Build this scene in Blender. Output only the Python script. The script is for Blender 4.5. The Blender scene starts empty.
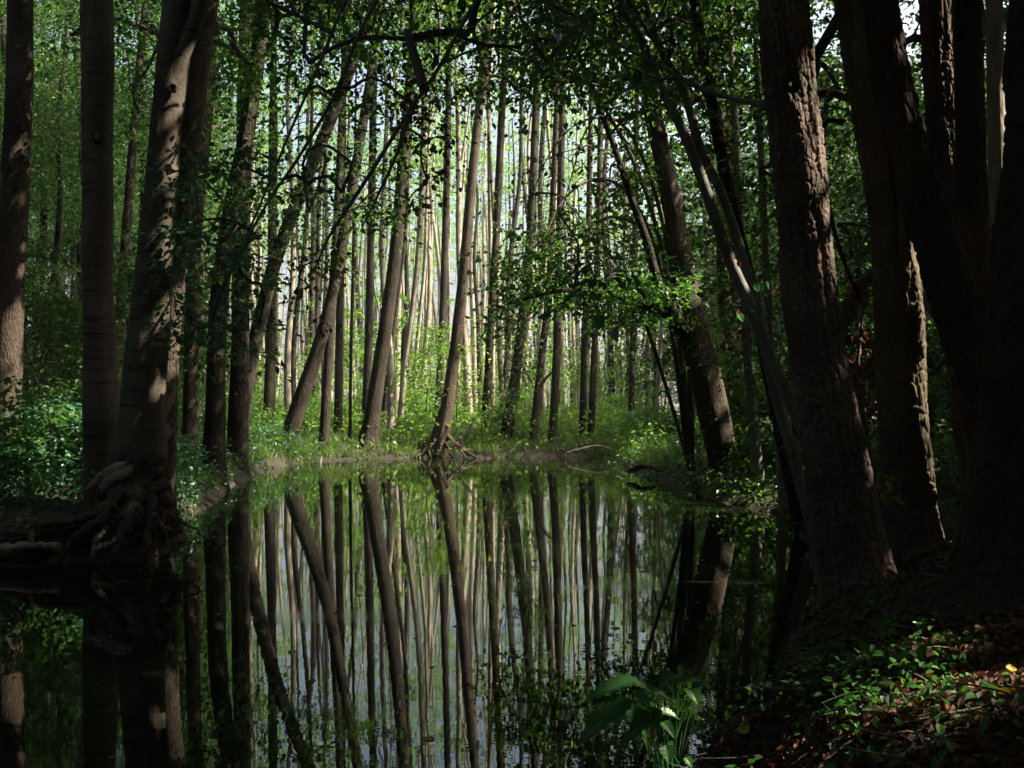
import bpy, math, random
import numpy as np
C = bpy.context.scene
COL = C.collection
R = math.radians
rng = np.random.default_rng(7)

# ------------------------------------------------------------------ camera, sky, sun, exposure
F = 983.0
CAM_H = 1.5
cam = bpy.data.cameras.new('camera'); co = bpy.data.objects.new('camera', cam); COL.objects.link(co)
co.location = (0, 0, CAM_H); co.rotation_euler = (R(90), 0, 0)
cam.sensor_width = 36; cam.lens = F / 1024 * 36; cam.shift_y = 16 / 1024
cam.clip_start = 0.05; cam.clip_end = 2000
C.camera = co
SUN_EL, SUN_AZ = 46.0, 93.0            # azimuth clockwise from +Y: the sun stands to the right
w = bpy.data.worlds.new('World'); C.world = w; w.use_nodes = True
nt = w.node_tree; bg = nt.nodes['Background']
sky = nt.nodes.new('ShaderNodeTexSky'); sky.sky_type = 'NISHITA'; sky.sun_disc = False
sky.sun_elevation = R(SUN_EL); sky.sun_rotation = R(SUN_AZ); sky.air_density = 0.6; sky.dust_density = 8.0; sky.ozone_density = 0.5
nt.links.new(sky.outputs[0], bg.inputs[0]); bg.inputs[1].default_value = 0.15
sl = bpy.data.lights.new('sun', 'SUN'); so = bpy.data.objects.new('sun', sl); COL.objects.link(so)
sl.energy = 5.0; sl.angle = R(0.5); sl.color = (1, 0.89, 0.72)
so.rotation_euler = (R(90 - SUN_EL), 0, R(180 - SUN_AZ)); so.location = (30, 0, 40)
C.view_settings.view_transform = 'Standard'; C.view_settings.look = 'None'
C.view_settings.exposure = 1.9; C.view_settings.gamma = 1.0
try:
    C.cycles.max_bounces = 8; C.cycles.transmission_bounces = 4; C.cycles.transparent_max_bounces = 8
    C.cycles.sample_clamp_indirect = 6
except Exception: pass

# ------------------------------------------------------------------ small maths
def P(px, py, d): return np.array([(px - 512) / F * d, d, CAM_H - (py - 400) / F * d])
def hash3(i, j, k):
    h = (i * 374761393 + j * 668265263 + k * 2147483647) & 0xffffffff
    h = ((h ^ (h >> 13)) * 1274126177) & 0xffffffff
    return ((h ^ (h >> 16)) & 0xffff) / 65535.0
def vnoise(p):
    p = np.asarray(p, float); i = np.floor(p).astype(np.int64); f = p - i; f = f * f * (3 - 2 * f)
    r = 0
    for a in (0, 1):
        for b in (0, 1):
            for c in (0, 1):
                r = r + hash3(i[..., 0] + a, i[..., 1] + b, i[..., 2] + c) * (f[..., 0] if a else 1 - f[..., 0]) * (f[..., 1] if b else 1 - f[..., 1]) * (f[..., 2] if c else 1 - f[..., 2])
    return r
def fbm(p, o=3):
    p = np.asarray(p, float); s = 0; a = 1; t = 0
    for k in range(o): s = s + a * vnoise(p * 2 ** k + k * 17.3); t += a; a *= .5
    return s / t
def norm(v): return v / np.maximum(np.linalg.norm(v, axis=-1, keepdims=True), 1e-9)
def spline(pts, n):
    pts = np.asarray(pts, float); m = len(pts)
    if m == 2: return pts[0] + (pts[1] - pts[0]) * np.linspace(0, 1, n)[:, None]
    e = np.vstack([2 * pts[0] - pts[1], pts, 2 * pts[-1] - pts[-2]])
    s = np.concatenate([[0], np.cumsum(np.linalg.norm(np.diff(pts[:, :3], axis=0), axis=1))])
    t = np.linspace(0, s[-1], n); k = np.clip(np.searchsorted(s, t, 'right') - 1, 0, m - 2)
    u = ((t - s[k]) / np.maximum(s[k + 1] - s[k], 1e-9))[:, None]
    a, b, c, d = e[k], e[k + 1], e[k + 2], e[k + 3]
    return .5 * (2 * b + (c - a) * u + (2 * a - 5 * b + 4 * c - d) * u ** 2 + (3 * b - a - 3 * c + d) * u ** 3)

# ------------------------------------------------------------------ mesh builder
class MB:
    def __init__(s): s.V = []; s.n = 0; s.F = []
    def add(s, V, Fc, mat=0, smooth=True):
        V = np.asarray(V, float).reshape(-1, 3); Fc = np.asarray(Fc, np.int64)
        s.V.append(V); s.F.append((Fc + s.n, mat, smooth)); s.n += len(V)
    def mesh(s, name, mats, off=(0, 0, 0)):
        me = bpy.data.meshes.new(name); V = np.vstack(s.V) - np.asarray(off)
        me.vertices.add(len(V)); me.vertices.foreach_set('co', V.astype(np.float32).ravel())
        lv = np.concatenate([f.ravel() for f, _, _ in s.F]); tot = np.concatenate([np.full(len(f), f.shape[1]) for f, _, _ in s.F])
        st = np.concatenate([[0], np.cumsum(tot)[:-1]])
        me.loops.add(len(lv)); me.loops.foreach_set('vertex_index', lv.astype(np.int32))
        me.polygons.add(len(tot)); me.polygons.foreach_set('loop_start', st.astype(np.int32)); me.polygons.foreach_set('loop_total', tot.astype(np.int32))
        me.polygons.foreach_set('material_index', np.concatenate([np.full(len(f), m) for f, m, _ in s.F]).astype(np.int32))
        me.polygons.foreach_set('use_smooth', np.concatenate([np.full(len(f), q) for f, _, q in s.F]).astype(bool))
        for m in mats: me.materials.append(m)
        me.update(calc_edges=True); me.validate(); return me
def link(name, me, parent=None):
    o = bpy.data.objects.new(name, me); COL.objects.link(o); o.parent = parent; return o
def tag(o, label=None, cat=None, group=None, kind=None):
    for k, v in (('label', label), ('category', cat), ('group', group), ('kind', kind)):
        if v: o[k] = v
    return o
def thing(name, label, cat, loc, group=None):
    o = bpy.data.objects.new(name, None); COL.objects.link(o); o.location = tuple(loc); o.empty_display_size = .2
    return tag(o, label, cat, group)
def copy_tree(o, parent=None):
    c = o.copy(); COL.objects.link(c); c.parent = parent
    for ch in o.children: copy_tree(ch, c)
    return c

def tube(mb, path, rad, seg=8, mat=0, jitter=0.0, cap=True):
    path = np.asarray(path, float); rad = np.asarray(rad, float); n = len(path)
    t = norm(np.gradient(path, axis=0)); up = np.array([1., 0, 0])
    if abs(t[:, 0]).mean() > .8: up = np.array([0, 0, 1.])
    a = norm(up - (t @ up)[:, None] * t); b = np.cross(t, a)
    th = np.linspace(0, 2 * np.pi, seg, endpoint=False)
    r = rad[:, None] * np.ones(seg)
    if jitter: r = r * (1 + jitter * (fbm(np.stack(np.broadcast_arrays(path[:, 2:3] * 3 + path[:, :1] * 3, np.cos(th)[None] * 1.3, np.sin(th)[None] * 1.3 + path[:, 1:2]), -1)) - .5))
    V = path[:, None] + r[..., None] * (np.cos(th)[None, :, None] * a[:, None] + np.sin(th)[None, :, None] * b[:, None])
    i = np.arange(n - 1)[:, None] * seg; j = np.arange(seg)[None]; k = (j + 1) % seg
    Fq = np.stack([i + j, i + k, i + k + seg, i + j + seg], -1).reshape(-1, 4)
    V = V.reshape(-1, 3)
    mb.add(V, Fq, mat)
    if cap and seg <= 64:
        mb.F.append((np.arange(seg)[::-1][None] + mb.n - len(V), mat, False)); mb.F.append((np.arange(seg)[None] + mb.n - seg, mat, False))

def worley(u, v, nu, seed):
    iu = np.floor(u).astype(np.int64); iv = np.floor(v).astype(np.int64); d1 = np.full(u.shape, 9.); d2 = np.full(u.shape, 9.); idc = np.zeros(u.shape)
    for a in (-1, 0, 1):
        for b in (-1, 0, 1):
            cu = iu + a; cv = iv + b; h = hash3(cu % nu, cv, np.int64(seed)); h2 = hash3(cu % nu, cv, np.int64(seed + 91))
            d = np.maximum(abs(cu + .1 + .8 * h - u) * 1.05, abs(cv + .1 + .8 * h2 - v) * .8) * .5 + .5 * np.hypot(cu + .1 + .8 * h - u, cv + .1 + .8 * h2 - v)
            idc = np.where(d < d1, h, idc); d2 = np.where(d < d1, d1, np.minimum(d2, d)); d1 = np.minimum(d1, d)
    return d2 - d1, idc

def trunk(mb, path, rad, seg, step, mat=0, flare=.5, bark=0.0, cell=.035, seed=0, lump=.12, flare_h=.4):
    """Trunk surface: path and radii go base to top; bark > 0 sinks real fissures between plates."""
    pr = np.hstack([np.asarray(path, float), np.asarray(rad, float)[:, None]])
    L = np.linalg.norm(np.diff(pr[:, :3], axis=0), axis=1).sum(); n = max(6, int(L / step)); q = spline(pr, n)
    p = q[:, :3]; r0 = np.maximum(q[:, 3], .004); t = norm(np.gradient(p, axis=0))
    up = np.array([0, 0, 1.]) if abs(t[:, 0]).mean() > .75 else np.array([1., 0, 0]); a = norm(up - (t @ up)[:, None] * t); b = np.cross(t, a)
    th = np.linspace(0, 2 * np.pi, seg, endpoint=False); s = np.linspace(0, L, n)
    k = 5 + seed % 3
    fl = np.exp(-s / flare_h)[:, None] * flare
    r = r0[:, None] * (1 + fl * (.7 + .6 * np.cos(k * th + seed)[None] + .35 * np.cos(3 * th + 2 * seed)[None]))
    N3 = np.stack(np.broadcast_arrays(np.cos(th)[None] * 1.4, np.sin(th)[None] * 1.4, (s * 1.3 + seed * 7.7)[:, None]), -1)
    r = r * (1 + lump * (fbm(N3) - .5) * 2)
    if bark:
        rm = float(np.median(r0)); nu = max(6, int(2 * np.pi * rm / cell))
        U = th[None] / (2 * np.pi) * nu + 0 * s[:, None]; Vv = s[:, None] / (cell * 2.7) + 0 * th[None]
        wob = fbm(np.stack([U * .7, Vv * .9, 0 * U + seed], -1), 2) - .5; wob2 = fbm(np.stack([U * .9 + 40, Vv * .8, 0 * U + seed], -1), 2) - .5
        e, idc = worley(U + wob * .8, Vv + wob2 * 1.1, nu, seed + 3)
        plate = np.clip(e / .2, 0, 1) ** .55
        fine = fbm(np.stack([U * 3, Vv * 2.2, 0 * U + seed], -1), 2) - .5
        fur = fbm(np.stack([U * .55, Vv * .1, 0 * U + seed + 9], -1), 2); dep = .45 + 1.1 * fbm(np.stack([U * .25, Vv * .2, 0 * U + seed + 4], -1), 2); r = r + bark * 1.2 * (np.abs(fur - .5) * 4 - .6); plate = 1 + (plate - 1) * dep
        r = r + bark * (plate - 1) + bark * .5 * (idc - .5) * plate + bark * .5 * fine
    V = p[:, None] + r[..., None] * (np.cos(th)[None, :, None] * a[:, None] + np.sin(th)[None, :, None] * b[:, None])
    i = np.arange(n - 1)[:, None] * seg; j = np.arange(seg)[None]; kk = (j + 1) % seg
    mb.add(V, np.stack([i + j, i + kk, i + kk + seg, i + j + seg], -1).reshape(-1, 4), mat)

def leaves(mb, pos, dirn, nrm, size, width=.62, mat=0, fold=.18):
    """one folded six-point leaf per row"""
    n = len(pos); d = norm(dirn); b = norm(np.cross(nrm, d)); nn = np.cross(d, b)
    sz = np.asarray(size)[:, None] * np.ones((n, 1)); w = sz * width * .5
    if np.ndim(width): w = sz * np.asarray(width)[:, None] * .5
    o = np.stack([pos, pos + d * sz * .3 + b * w + nn * w * fold * 2, pos + d * sz * .68 + b * w * .82 + nn * w * fold * 1.2,
                  pos + d * sz - nn * sz * .12, pos + d * sz * .68 - b * w * .82 + nn * w * fold * 1.2, pos + d * sz * .3 - b * w + nn * w * fold * 2], 1).reshape(-1, 3)
    i = np.arange(n)[:, None] * 6
    mb.add(o, np.vstack([i + np.array([[0, 1, 2, 3]]), i + np.array([[0, 3, 4, 5]])]), mat, False)

def rand_dir(n, zs=1.0):
    v = rng.normal(size=(n, 3)); v[:, 2] *= zs; return norm(v)
CARVE = True
SUN = np.array([math.sin(R(SUN_AZ)) * math.cos(R(SUN_EL)), math.cos(R(SUN_AZ)) * math.cos(R(SUN_EL)), math.sin(R(SUN_EL))])
GAPS = [(P(814, y, 6.3), .16) for y in (95, 130, 165, 200, 235)] + [(P(818, 275, 6.3), .1)] + [(P(950, y, 8.1), .2) for y in (10, 50, 90, 130)] + [(P(1002, y, 9.4), .15) for y in (110, 150, 185)] + [(P(908, y, 7.1), .13) for y in (265, 300, 345, 390, 430, 470, 510)] + [(P(912, 555, 7.1), .1), (P(962, 300, 8.1), .16), (P(965, 350, 8.1), .14), (P(905, 120, 6.8), .05), (P(892, 40, 6.8), .05), (P(845, 480, 6.3), .07), (P(838, 420, 6.3), .06), (P(868, 590, 6.3), .07), (P(735, 280, 9.2), .12), (P(700, 190, 9.2), .1), (P(864, 340, 7.8), .12), (P(873, 480, 7.6), .1)] + \
       [(P(970, 330, 8.1), .12), (P(902, 90, 6.8), .05), (P(914, 150, 6.8), .05), (P(444, 425, 25.6), .5), (P(450, 390, 25.6), .4), (P(340, 420, 26.8), .3), (P(672, 312, 16), .25), (P(262, 70, 16.4), .4), (P(250, 130, 16.4), .35), (P(14, 330, 12.8), .22)] + \
       [(P(168, 95, 9.6), .13), (P(165, 118, 9.6), .1), (P(160, 190, 9.6), .06)] + [(P(150 + 12 * math.sin(7 * i), 150 + 27 * i, 9.6), .03 + .09 * (i * 37 % 10) / 10) for i in (1, 3, 4, 7, 9)] + [(P(604, 690, 3.35), .02), (P(640, 690, 3.38), .02),  (P(745, 740, 3.3), .06), (P(700, 760, 3.3), .08)]
GAPS += [(P(x, y, d), r) for x, y, d, r in ((20, 420, 13, .45), (60, 405, 14, .4), (40, 460, 11.5, .3), (90, 470, 10.8, .2), (70, 440, 12, .35), (10, 470, 11, .25), (45, 430, 12.5, .3), (75, 475, 10.8, .15), (215, 470, 13, .3), (250, 455, 17, .4), (190, 480, 11.5, .2), (285, 460, 22, .5))]
GAPS += [(P(x, 285 + 6 * (x % 3), 15.2), .42) for x in range(560, 690, 22)] + [(P(x, y, d), (.22 if y < 400 else .5)) for x, y, d in ((620, 445, 21), (668, 470, 17.5), (640, 235, 15.5), (610, 255, 15), (560, 250, 15), (690, 440, 16), (655, 455, 19), (740, 500, 14), (760, 475, 13.5), (700, 480, 16), (735, 330, 10), (765, 360, 9.6), (620, 150, 15.5), (590, 110, 15.6))]
_g = np.random.default_rng(5)
for _ in range(9):
    _y = 2.35 + 1.9 * _g.random() ** 1.3; _x = (725 + 270 * _g.random() - 512) / F * _y; GAPS.append((np.array([_x, _y, .68]), (.04 + .1 * _g.random() ** 2)))
GAPS += [(P(880, 690, 3.1), .05), (P(850, 720, 2.9), .02), (P(715, 755, 3.4), .03)]
def clear(p, extra=0.):
    """False where a gap in the leaves lets a sun fleck through"""
    k = np.ones(len(p), bool)
    for g, r in GAPS:
        v = p - g; t = v @ SUN; k &= ~((np.linalg.norm(v - t[:, None] * SUN, axis=1) < r + extra) & (t > .6))
    return k
def spray_leaves(mb, cen, rad, per, size, mat=0, flat=.3, droop=.25, tiltj=.45, width=.66):
    """leaf sprays: flattened clumps round each centre, leaves point outwards and lie roughly level"""
    cen = np.asarray(cen); m = len(cen); n = m * per
    c = np.repeat(cen, per, 0); rr = np.repeat(np.broadcast_to(rad, m), per)
    o = rng.normal(size=(n, 3)) * np.array([.5, .5, .5 * flat]) * rr[:, None]
    tilt = np.repeat(rng.normal(size=(m, 2)) * .25, per, 0); o[:, 2] += o[:, 0] * tilt[:, 0] + o[:, 1] * tilt[:, 1]
    o[:, 2] -= (o[:, 0] ** 2 + o[:, 1] ** 2) / rr * .35
    if CARVE: kk = clear(c + o, .5 * size); c = c[kk]; o = o[kk]; n = len(c)
    d = norm(norm(o) * [1, 1, .3] + rand_dir(n) * .6 + [0, 0, -droop])
    nr = norm(np.array([0, 0, 1.]) + rng.normal(size=(n, 3)) * tiltj)
    leaves(mb, c + o, d, nr, size * (.6 + .7 * rng.random(n)), width, mat)

def skeleton(mb, roots, cen, mat=0, r_min=.006, pw=.45, seg=5, sag=.12, r_max=.09):
    """joins every clump to the wood by the nearest limb, thicker towards the trunk"""
    roots = np.asarray(roots, float); cen = np.asarray(cen, float)
    order = np.argsort(np.min(np.linalg.norm(cen[:, None] - roots[None], axis=2), axis=1)); cen = cen[order]
    nodes = list(roots); par = [-1] * len(roots); k0 = len(roots)
    for c in cen:
        A = np.array(nodes); d = np.linalg.norm(A - c, axis=1) + np.maximum(0, A[:, 2] - c[2]) * .5
        d[:k0] *= .85
        par.append(int(np.argmin(d))); nodes.append(c)
    cnt = np.ones(len(nodes))
    for i in range(len(nodes) - 1, k0 - 1, -1):
        if par[i] >= 0: cnt[par[i]] += cnt[i]
    for i in range(k0, len(nodes)):
        a = nodes[par[i]]; b = nodes[i]
        if CARVE and cnt[i] < 12 and not clear(a + (b - a) * np.linspace(0, 1, 9)[:, None]).all(): continue
        L = np.linalg.norm(b - a)
        mid = (a + b) / 2 + rng.normal(size=3) * L * .09 + [0, 0, L * sag]
        r1 = min(r_max, r_min * cnt[i] ** pw); r0 = min(r_max, r1 * 1.15 + .001)
        tube(mb, spline([a, mid, b], 5), np.linspace(r0, r1, 5), seg, mat, cap=False)

# ------------------------------------------------------------------ materials
def newmat(name):
    m = bpy.data.materials.new(name); m.use_nodes = True; n = m.node_tree.nodes; return m, m.node_tree, n['Principled BSDF']
def ramp(nt, fac, stops):
    r = nt.nodes.new('ShaderNodeValToRGB'); e = r.color_ramp.elements
    while len(e) < len(stops): e.new(.5)
    for k, (p, c) in enumerate(stops): e[k].position = p; e[k].color = (*c, 1)
    nt.links.new(fac, r.inputs[0]); return r.outputs[0]
def leaf_mat(name, cols, trans, tf=.4, rough=.42):
    m, nt, b = newmat(name); g = nt.nodes.new('ShaderNodeNewGeometry')
    col = ramp(nt, g.outputs['Random Per Island'], [(k / (len(cols) - 1), c) for k, c in enumerate(cols)])
    nt.links.new(col, b.inputs['Base Color']); b.inputs['Roughness'].default_value = rough
    b.inputs['Specular IOR Level'].default_value = .35
    t = nt.nodes.new('ShaderNodeBsdfTranslucent'); mx = nt.nodes.new('ShaderNodeMixRGB'); mx.blend_type = 'MULTIPLY'; mx.inputs[0].default_value = 1
    nt.links.new(col, mx.inputs[1]); mx.inputs[2].default_value = (*trans, 1); nt.links.new(mx.outputs[0], t.inputs[0])
    s = nt.nodes.new('ShaderNodeMixShader'); s.inputs[0].default_value = tf
    nt.links.new(b.outputs[0], s.inputs[1]); nt.links.new(t.outputs[0], s.inputs[2])
    nt.links.new(s.outputs[0], nt.nodes['Material Output'].inputs[0]); return m
M = {}
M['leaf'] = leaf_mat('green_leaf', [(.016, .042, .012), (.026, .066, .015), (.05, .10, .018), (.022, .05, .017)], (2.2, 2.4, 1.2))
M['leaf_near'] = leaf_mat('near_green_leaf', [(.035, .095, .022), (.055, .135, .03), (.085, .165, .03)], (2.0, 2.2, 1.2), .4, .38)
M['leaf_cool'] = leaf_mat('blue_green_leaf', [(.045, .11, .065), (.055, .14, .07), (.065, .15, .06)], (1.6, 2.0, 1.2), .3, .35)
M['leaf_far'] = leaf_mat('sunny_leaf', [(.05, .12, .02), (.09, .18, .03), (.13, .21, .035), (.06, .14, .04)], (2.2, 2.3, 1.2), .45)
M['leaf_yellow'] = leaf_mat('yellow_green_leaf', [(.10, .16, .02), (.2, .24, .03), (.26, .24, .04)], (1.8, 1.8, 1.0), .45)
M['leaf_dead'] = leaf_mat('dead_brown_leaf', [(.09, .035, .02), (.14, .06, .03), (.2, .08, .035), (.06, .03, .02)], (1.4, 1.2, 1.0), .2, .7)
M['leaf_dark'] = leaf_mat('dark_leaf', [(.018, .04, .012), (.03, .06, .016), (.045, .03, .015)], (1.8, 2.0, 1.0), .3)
M['litter'] = leaf_mat('litter_leaf', [(.045, .024, .015), (.10, .045, .022), (.19, .075, .026), (.07, .036, .02), (.03, .02, .014)], (1, 1, 1), .08, .6)
M['yellow'] = leaf_mat('fallen_yellow_leaf', [(.55, .38, .03), (.6, .42, .05)], (1, 1, .8), .2, .5)
M['herb'] = leaf_mat('herb_leaf', [(.03, .10, .02), (.05, .15, .03), (.08, .19, .04)], (1.6, 1.8, 1.0), .3, .35)
M['big_leaf'] = leaf_mat('broad_leaf', [(.025, .09, .02), (.04, .125, .03), (.045, .12, .032)], (1.8, 2.0, 1.0), .35, .35)
M['grass'] = leaf_mat('grass_blade', [(.05, .11, .02), (.09, .16, .03), (.14, .18, .05)], (1.6, 1.8, 1), .35)

def bark_mat(name, dark, light, scale=(22, 22, 8), bump=.6, moss=.0, dist=.02, bands=False, mosscol=(.04, .06, .015)):
    m, nt, b = newmat(name); L = nt.links
    tc = nt.nodes.new('ShaderNodeTexCoord'); mp = nt.nodes.new('ShaderNodeMapping'); mp.inputs['Scale'].default_value = scale
    L.new(tc.outputs['Object'], mp.inputs[0])
    n1 = nt.nodes.new('ShaderNodeTexNoise'); n1.inputs['Scale'].default_value = 1.0; n1.inputs['Detail'].default_value = 6; n1.inputs['Roughness'].default_value = .65
    L.new(mp.outputs[0], n1.inputs['Vector'])
    v = nt.nodes.new('ShaderNodeTexVoronoi'); v.feature = 'DISTANCE_TO_EDGE'; v.inputs['Scale'].default_value = 1.0
    ad = nt.nodes.new('ShaderNodeVectorMath'); ad.operation = 'MULTIPLY_ADD'; ad.inputs[1].default_value = (1.4,) * 3
    L.new(n1.outputs['Color'], ad.inputs[0]); L.new(mp.outputs[0], ad.inputs[2]); L.new(ad.outputs[0], v.inputs['Vector'])
    big = nt.nodes.new('ShaderNodeTexNoise'); big.inputs['Scale'].default_value = 1.6; big.inputs['Detail'].default_value = 4
    L.new(tc.outputs['Object'], big.inputs['Vector'])
    mul = nt.nodes.new('ShaderNodeMath'); mul.operation = 'MULTIPLY_ADD'; mul.inputs[1].default_value = .55
    L.new(big.outputs[0], mul.inputs[0])
    half = nt.nodes.new('ShaderNodeMath'); half.operation = 'MULTIPLY'; half.inputs[1].default_value = .5; L.new(n1.outputs[0], half.inputs[0]); L.new(half.outputs[0], mul.inputs[2])
    c = ramp(nt, mul.outputs[0], [(.36, dark), (.5, [(a * .6 + b_ * .4) for a, b_ in zip(dark, light)]), (.7, light)])
    if bands:
        mp2 = nt.nodes.new('ShaderNodeMapping'); mp2.inputs['Scale'].default_value = (1.6, 1.6, 16); L.new(tc.outputs['Object'], mp2.inputs[0])
        nb = nt.nodes.new('ShaderNodeTexNoise'); nb.inputs['Scale'].default_value = 1.2; nb.inputs['Detail'].default_value = 5; L.new(mp2.outputs[0], nb.inputs['Vector'])
        bandf = ramp(nt, nb.outputs[0], [(.60, (0, 0, 0)), (.70, (1, 1, 1))])
        mx = nt.nodes.new('ShaderNodeMixRGB'); L.new(bandf, mx.inputs[0]); L.new(c, mx.inputs[1]); mx.inputs[2].default_value = (*[x * .45 for x in dark], 1); c = mx.outputs[0]
    if moss:
        mn = nt.nodes.new('ShaderNodeTexNoise'); mn.inputs['Scale'].default_value = 2.3; mn.inputs['Detail'].default_value = 6; L.new(tc.outputs['Object'], mn.inputs['Vector'])
        mf = ramp(nt, mn.outputs[0], [(.55, (0, 0, 0)), (.75, (moss,) * 3)])
        mx = nt.nodes.new('ShaderNodeMixRGB'); L.new(mf, mx.inputs[0]); L.new(c, mx.inputs[1]); mx.inputs[2].default_value = (*mosscol, 1); c = mx.outputs[0]
    L.new(c, b.inputs['Base Color']); b.inputs['Roughness'].default_value = .85; b.inputs['Specular IOR Level'].default_value = .2
    sm = nt.nodes.new('ShaderNodeMath'); sm.operation = 'MULTIPLY'; sm.inputs[1].default_value = 3.0; sm.use_clamp = True; L.new(v.outputs['Distance'], sm.inputs[0])
    s2 = nt.nodes.new('ShaderNodeMath'); s2.operation = 'MULTIPLY_ADD'; s2.inputs[1].default_value = .6; L.new(n1.outputs[0], s2.inputs[0]); L.new(sm.outputs[0], s2.inputs[2])
    bp = nt.nodes.new('ShaderNodeBump'); bp.inputs['Strength'].default_value = bump; bp.inputs['Distance'].default_value = dist
    L.new(s2.outputs[0], bp.inputs['Height']); L.new(bp.outputs[0], b.inputs['Normal']); return m
M['bark_rough'] = bark_mat('rough_brown_bark', (.024, .019, .015), (.115, .087, .064), (24, 24, 9), .7, .35)
M['bark_plate'] = bark_mat('plated_bark', (.028, .022, .018), (.25, .18, .142), (60, 60, 30), .5, .65, .006)
M['bark_smooth'] = bark_mat('smooth_grey_bark', (.033, .027, .021), (.15, .122, .092), (34, 34, 20), .25, .35, .006, True)
M['bark_dark'] = bark_mat('dark_mossy_bark', (.022, .018, .013), (.085, .066, .048), (60, 60, 30), .5, .5, .006)
M['bark_olive'] = bark_mat('olive_brown_bark', (.04, .033, .022), (.21, .165, .105), (60, 60, 30), .5, .5, .006)
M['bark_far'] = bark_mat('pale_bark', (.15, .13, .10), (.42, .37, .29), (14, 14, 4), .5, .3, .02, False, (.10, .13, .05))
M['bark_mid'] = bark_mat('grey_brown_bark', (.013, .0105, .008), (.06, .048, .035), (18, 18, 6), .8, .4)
M['bark_grey'] = bark_mat('grey_sapling_bark', (.12, .115, .105), (.26, .25, .225), (20, 20, 12), .25, .3, .006)
M['twig'] = bark_mat('twig_bark', (.06, .05, .042), (.17, .145, .12), (30, 30, 30), .3, 0, .004)
M['deadwood'] = bark_mat('weathered_wood', (.12, .10, .08), (.33, .28, .23), (40, 40, 6), .6, .2, .01)
M['root'] = bark_mat('dark_root_wood', (.03, .022, .016), (.11, .085, .062), (20, 20, 12), .7, .35, .015)

m, nt, b = newmat('forest_soil'); tc = nt.nodes.new('ShaderNodeTexCoord'); n1 = nt.nodes.new('ShaderNodeTexNoise'); n1.inputs['Scale'].default_value = 3; n1.inputs['Detail'].default_value = 10; n1.inputs['Roughness'].default_value = .7
nt.links.new(tc.outputs['Object'], n1.inputs['Vector']); nt.links.new(ramp(nt, n1.outputs[0], [(.3, (.012, .009, .006)), (.5, (.028, .02, .013)), (.62, (.022, .032, .011)), (.75, (.045, .03, .018))]), b.inputs['Base Color'])
n2 = nt.nodes.new('ShaderNodeTexNoise'); n2.inputs['Scale'].default_value = 28; n2.inputs['Detail'].default_value = 6; nt.links.new(tc.outputs['Object'], n2.inputs['Vector'])
bp = nt.nodes.new('ShaderNodeBump'); bp.inputs['Strength'].default_value = .8; bp.inputs['Distance'].default_value = .04; nt.links.new(n2.outputs[0], bp.inputs['Height']); nt.links.new(bp.outputs[0], b.inputs['Normal']); b.inputs['Roughness'].default_value = .95
M['soil'] = m
m, nt, b = newmat('pond_water'); b.inputs['Base Color'].default_value = (.006, .009, .004, 1); b.inputs['IOR'].default_value = 1.5
tc = nt.nodes.new('ShaderNodeTexCoord'); mp = nt.nodes.new('ShaderNodeMapping'); mp.inputs['Scale'].default_value = (1.2, 2.6, 1); nt.links.new(tc.outputs['Object'], mp.inputs[0])
n1 = nt.nodes.new('ShaderNodeTexNoise'); n1.inputs['Scale'].default_value = 2.2; n1.inputs['Detail'].default_value = 3; nt.links.new(mp.outputs[0], n1.inputs['Vector'])
bp = nt.nodes.new('ShaderNodeBump'); bp.inputs['Strength'].default_value = .022; bp.inputs['Distance'].default_value = .02; nt.links.new(n1.outputs[0], bp.inputs['Height']); nt.links.new(bp.outputs[0], b.inputs['Normal'])
mp2 = nt.nodes.new('ShaderNodeMapping'); mp2.inputs['Scale'].default_value = (.35, .9, 1); nt.links.new(tc.outputs['Object'], mp2.inputs[0]); n3 = nt.nodes.new('ShaderNodeTexNoise'); n3.inputs['Scale'].default_value = 1.1; n3.inputs['Detail'].default_value = 5; nt.links.new(mp2.outputs[0], n3.inputs['Vector'])
nt.links.new(ramp(nt, n3.outputs[0], [(.5, (.008,) * 3), (.62, (.03,) * 3), (.75, (.10,) * 3)]), b.inputs['Roughness'])
M['water'] = m

# ------------------------------------------------------------------ ground and water
POND = np.array([(-.1, 2.4), (.3, 3.1), (.6, 3.8), (.85, 4.2), (1.25, 5.0), (1.7, 6.0), (2.2, 7.2), (2.75, 8.6), (3.1, 10), (3.35, 11.4), (3.35, 13.3), (3.0, 15.4), (2.75, 18.4), (2.65, 22.5), (2.4, 25.2),
                 (1.2, 25.8), (-.5, 25.4), (-1.9, 25.5), (-3.2, 24.9), (-4.6, 24.2), (-5.5, 21.5), (-4.9, 17.3), (-4.5, 14.5), (-4.1, 12.5), (-3.7, 10.6), (-3.75, 9.9), (-4.5, 9.3), (-5.6, 9.0), (-8, 8.6), (-11, 7.5), (-12, 5), (-9, 2.5), (-4, 1.6), (-1.5, 1.9)])
def shore(x, y):
    """signed distance to the shoreline, positive on land"""
    q = np.stack([x, y], -1); A = POND; B = np.roll(POND, -1, 0); best = np.full(x.shape, 1e9); ins = np.zeros(x.shape, bool)
    for a, b in zip(A, B):
        ab = b - a; t = np.clip(((q - a) @ ab) / (ab @ ab), 0, 1); best = np.minimum(best, np.linalg.norm(q - a - t[..., None] * ab, axis=-1))
        with np.errstate(divide='ignore', invalid='ignore'):
            cr = ((a[1] > y) != (b[1] > y)) & (x < (b[0] - a[0]) * (y - a[1]) / (b[1] - a[1]) + a[0])
        ins ^= cr
    return np.where(ins, -best, best)
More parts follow.
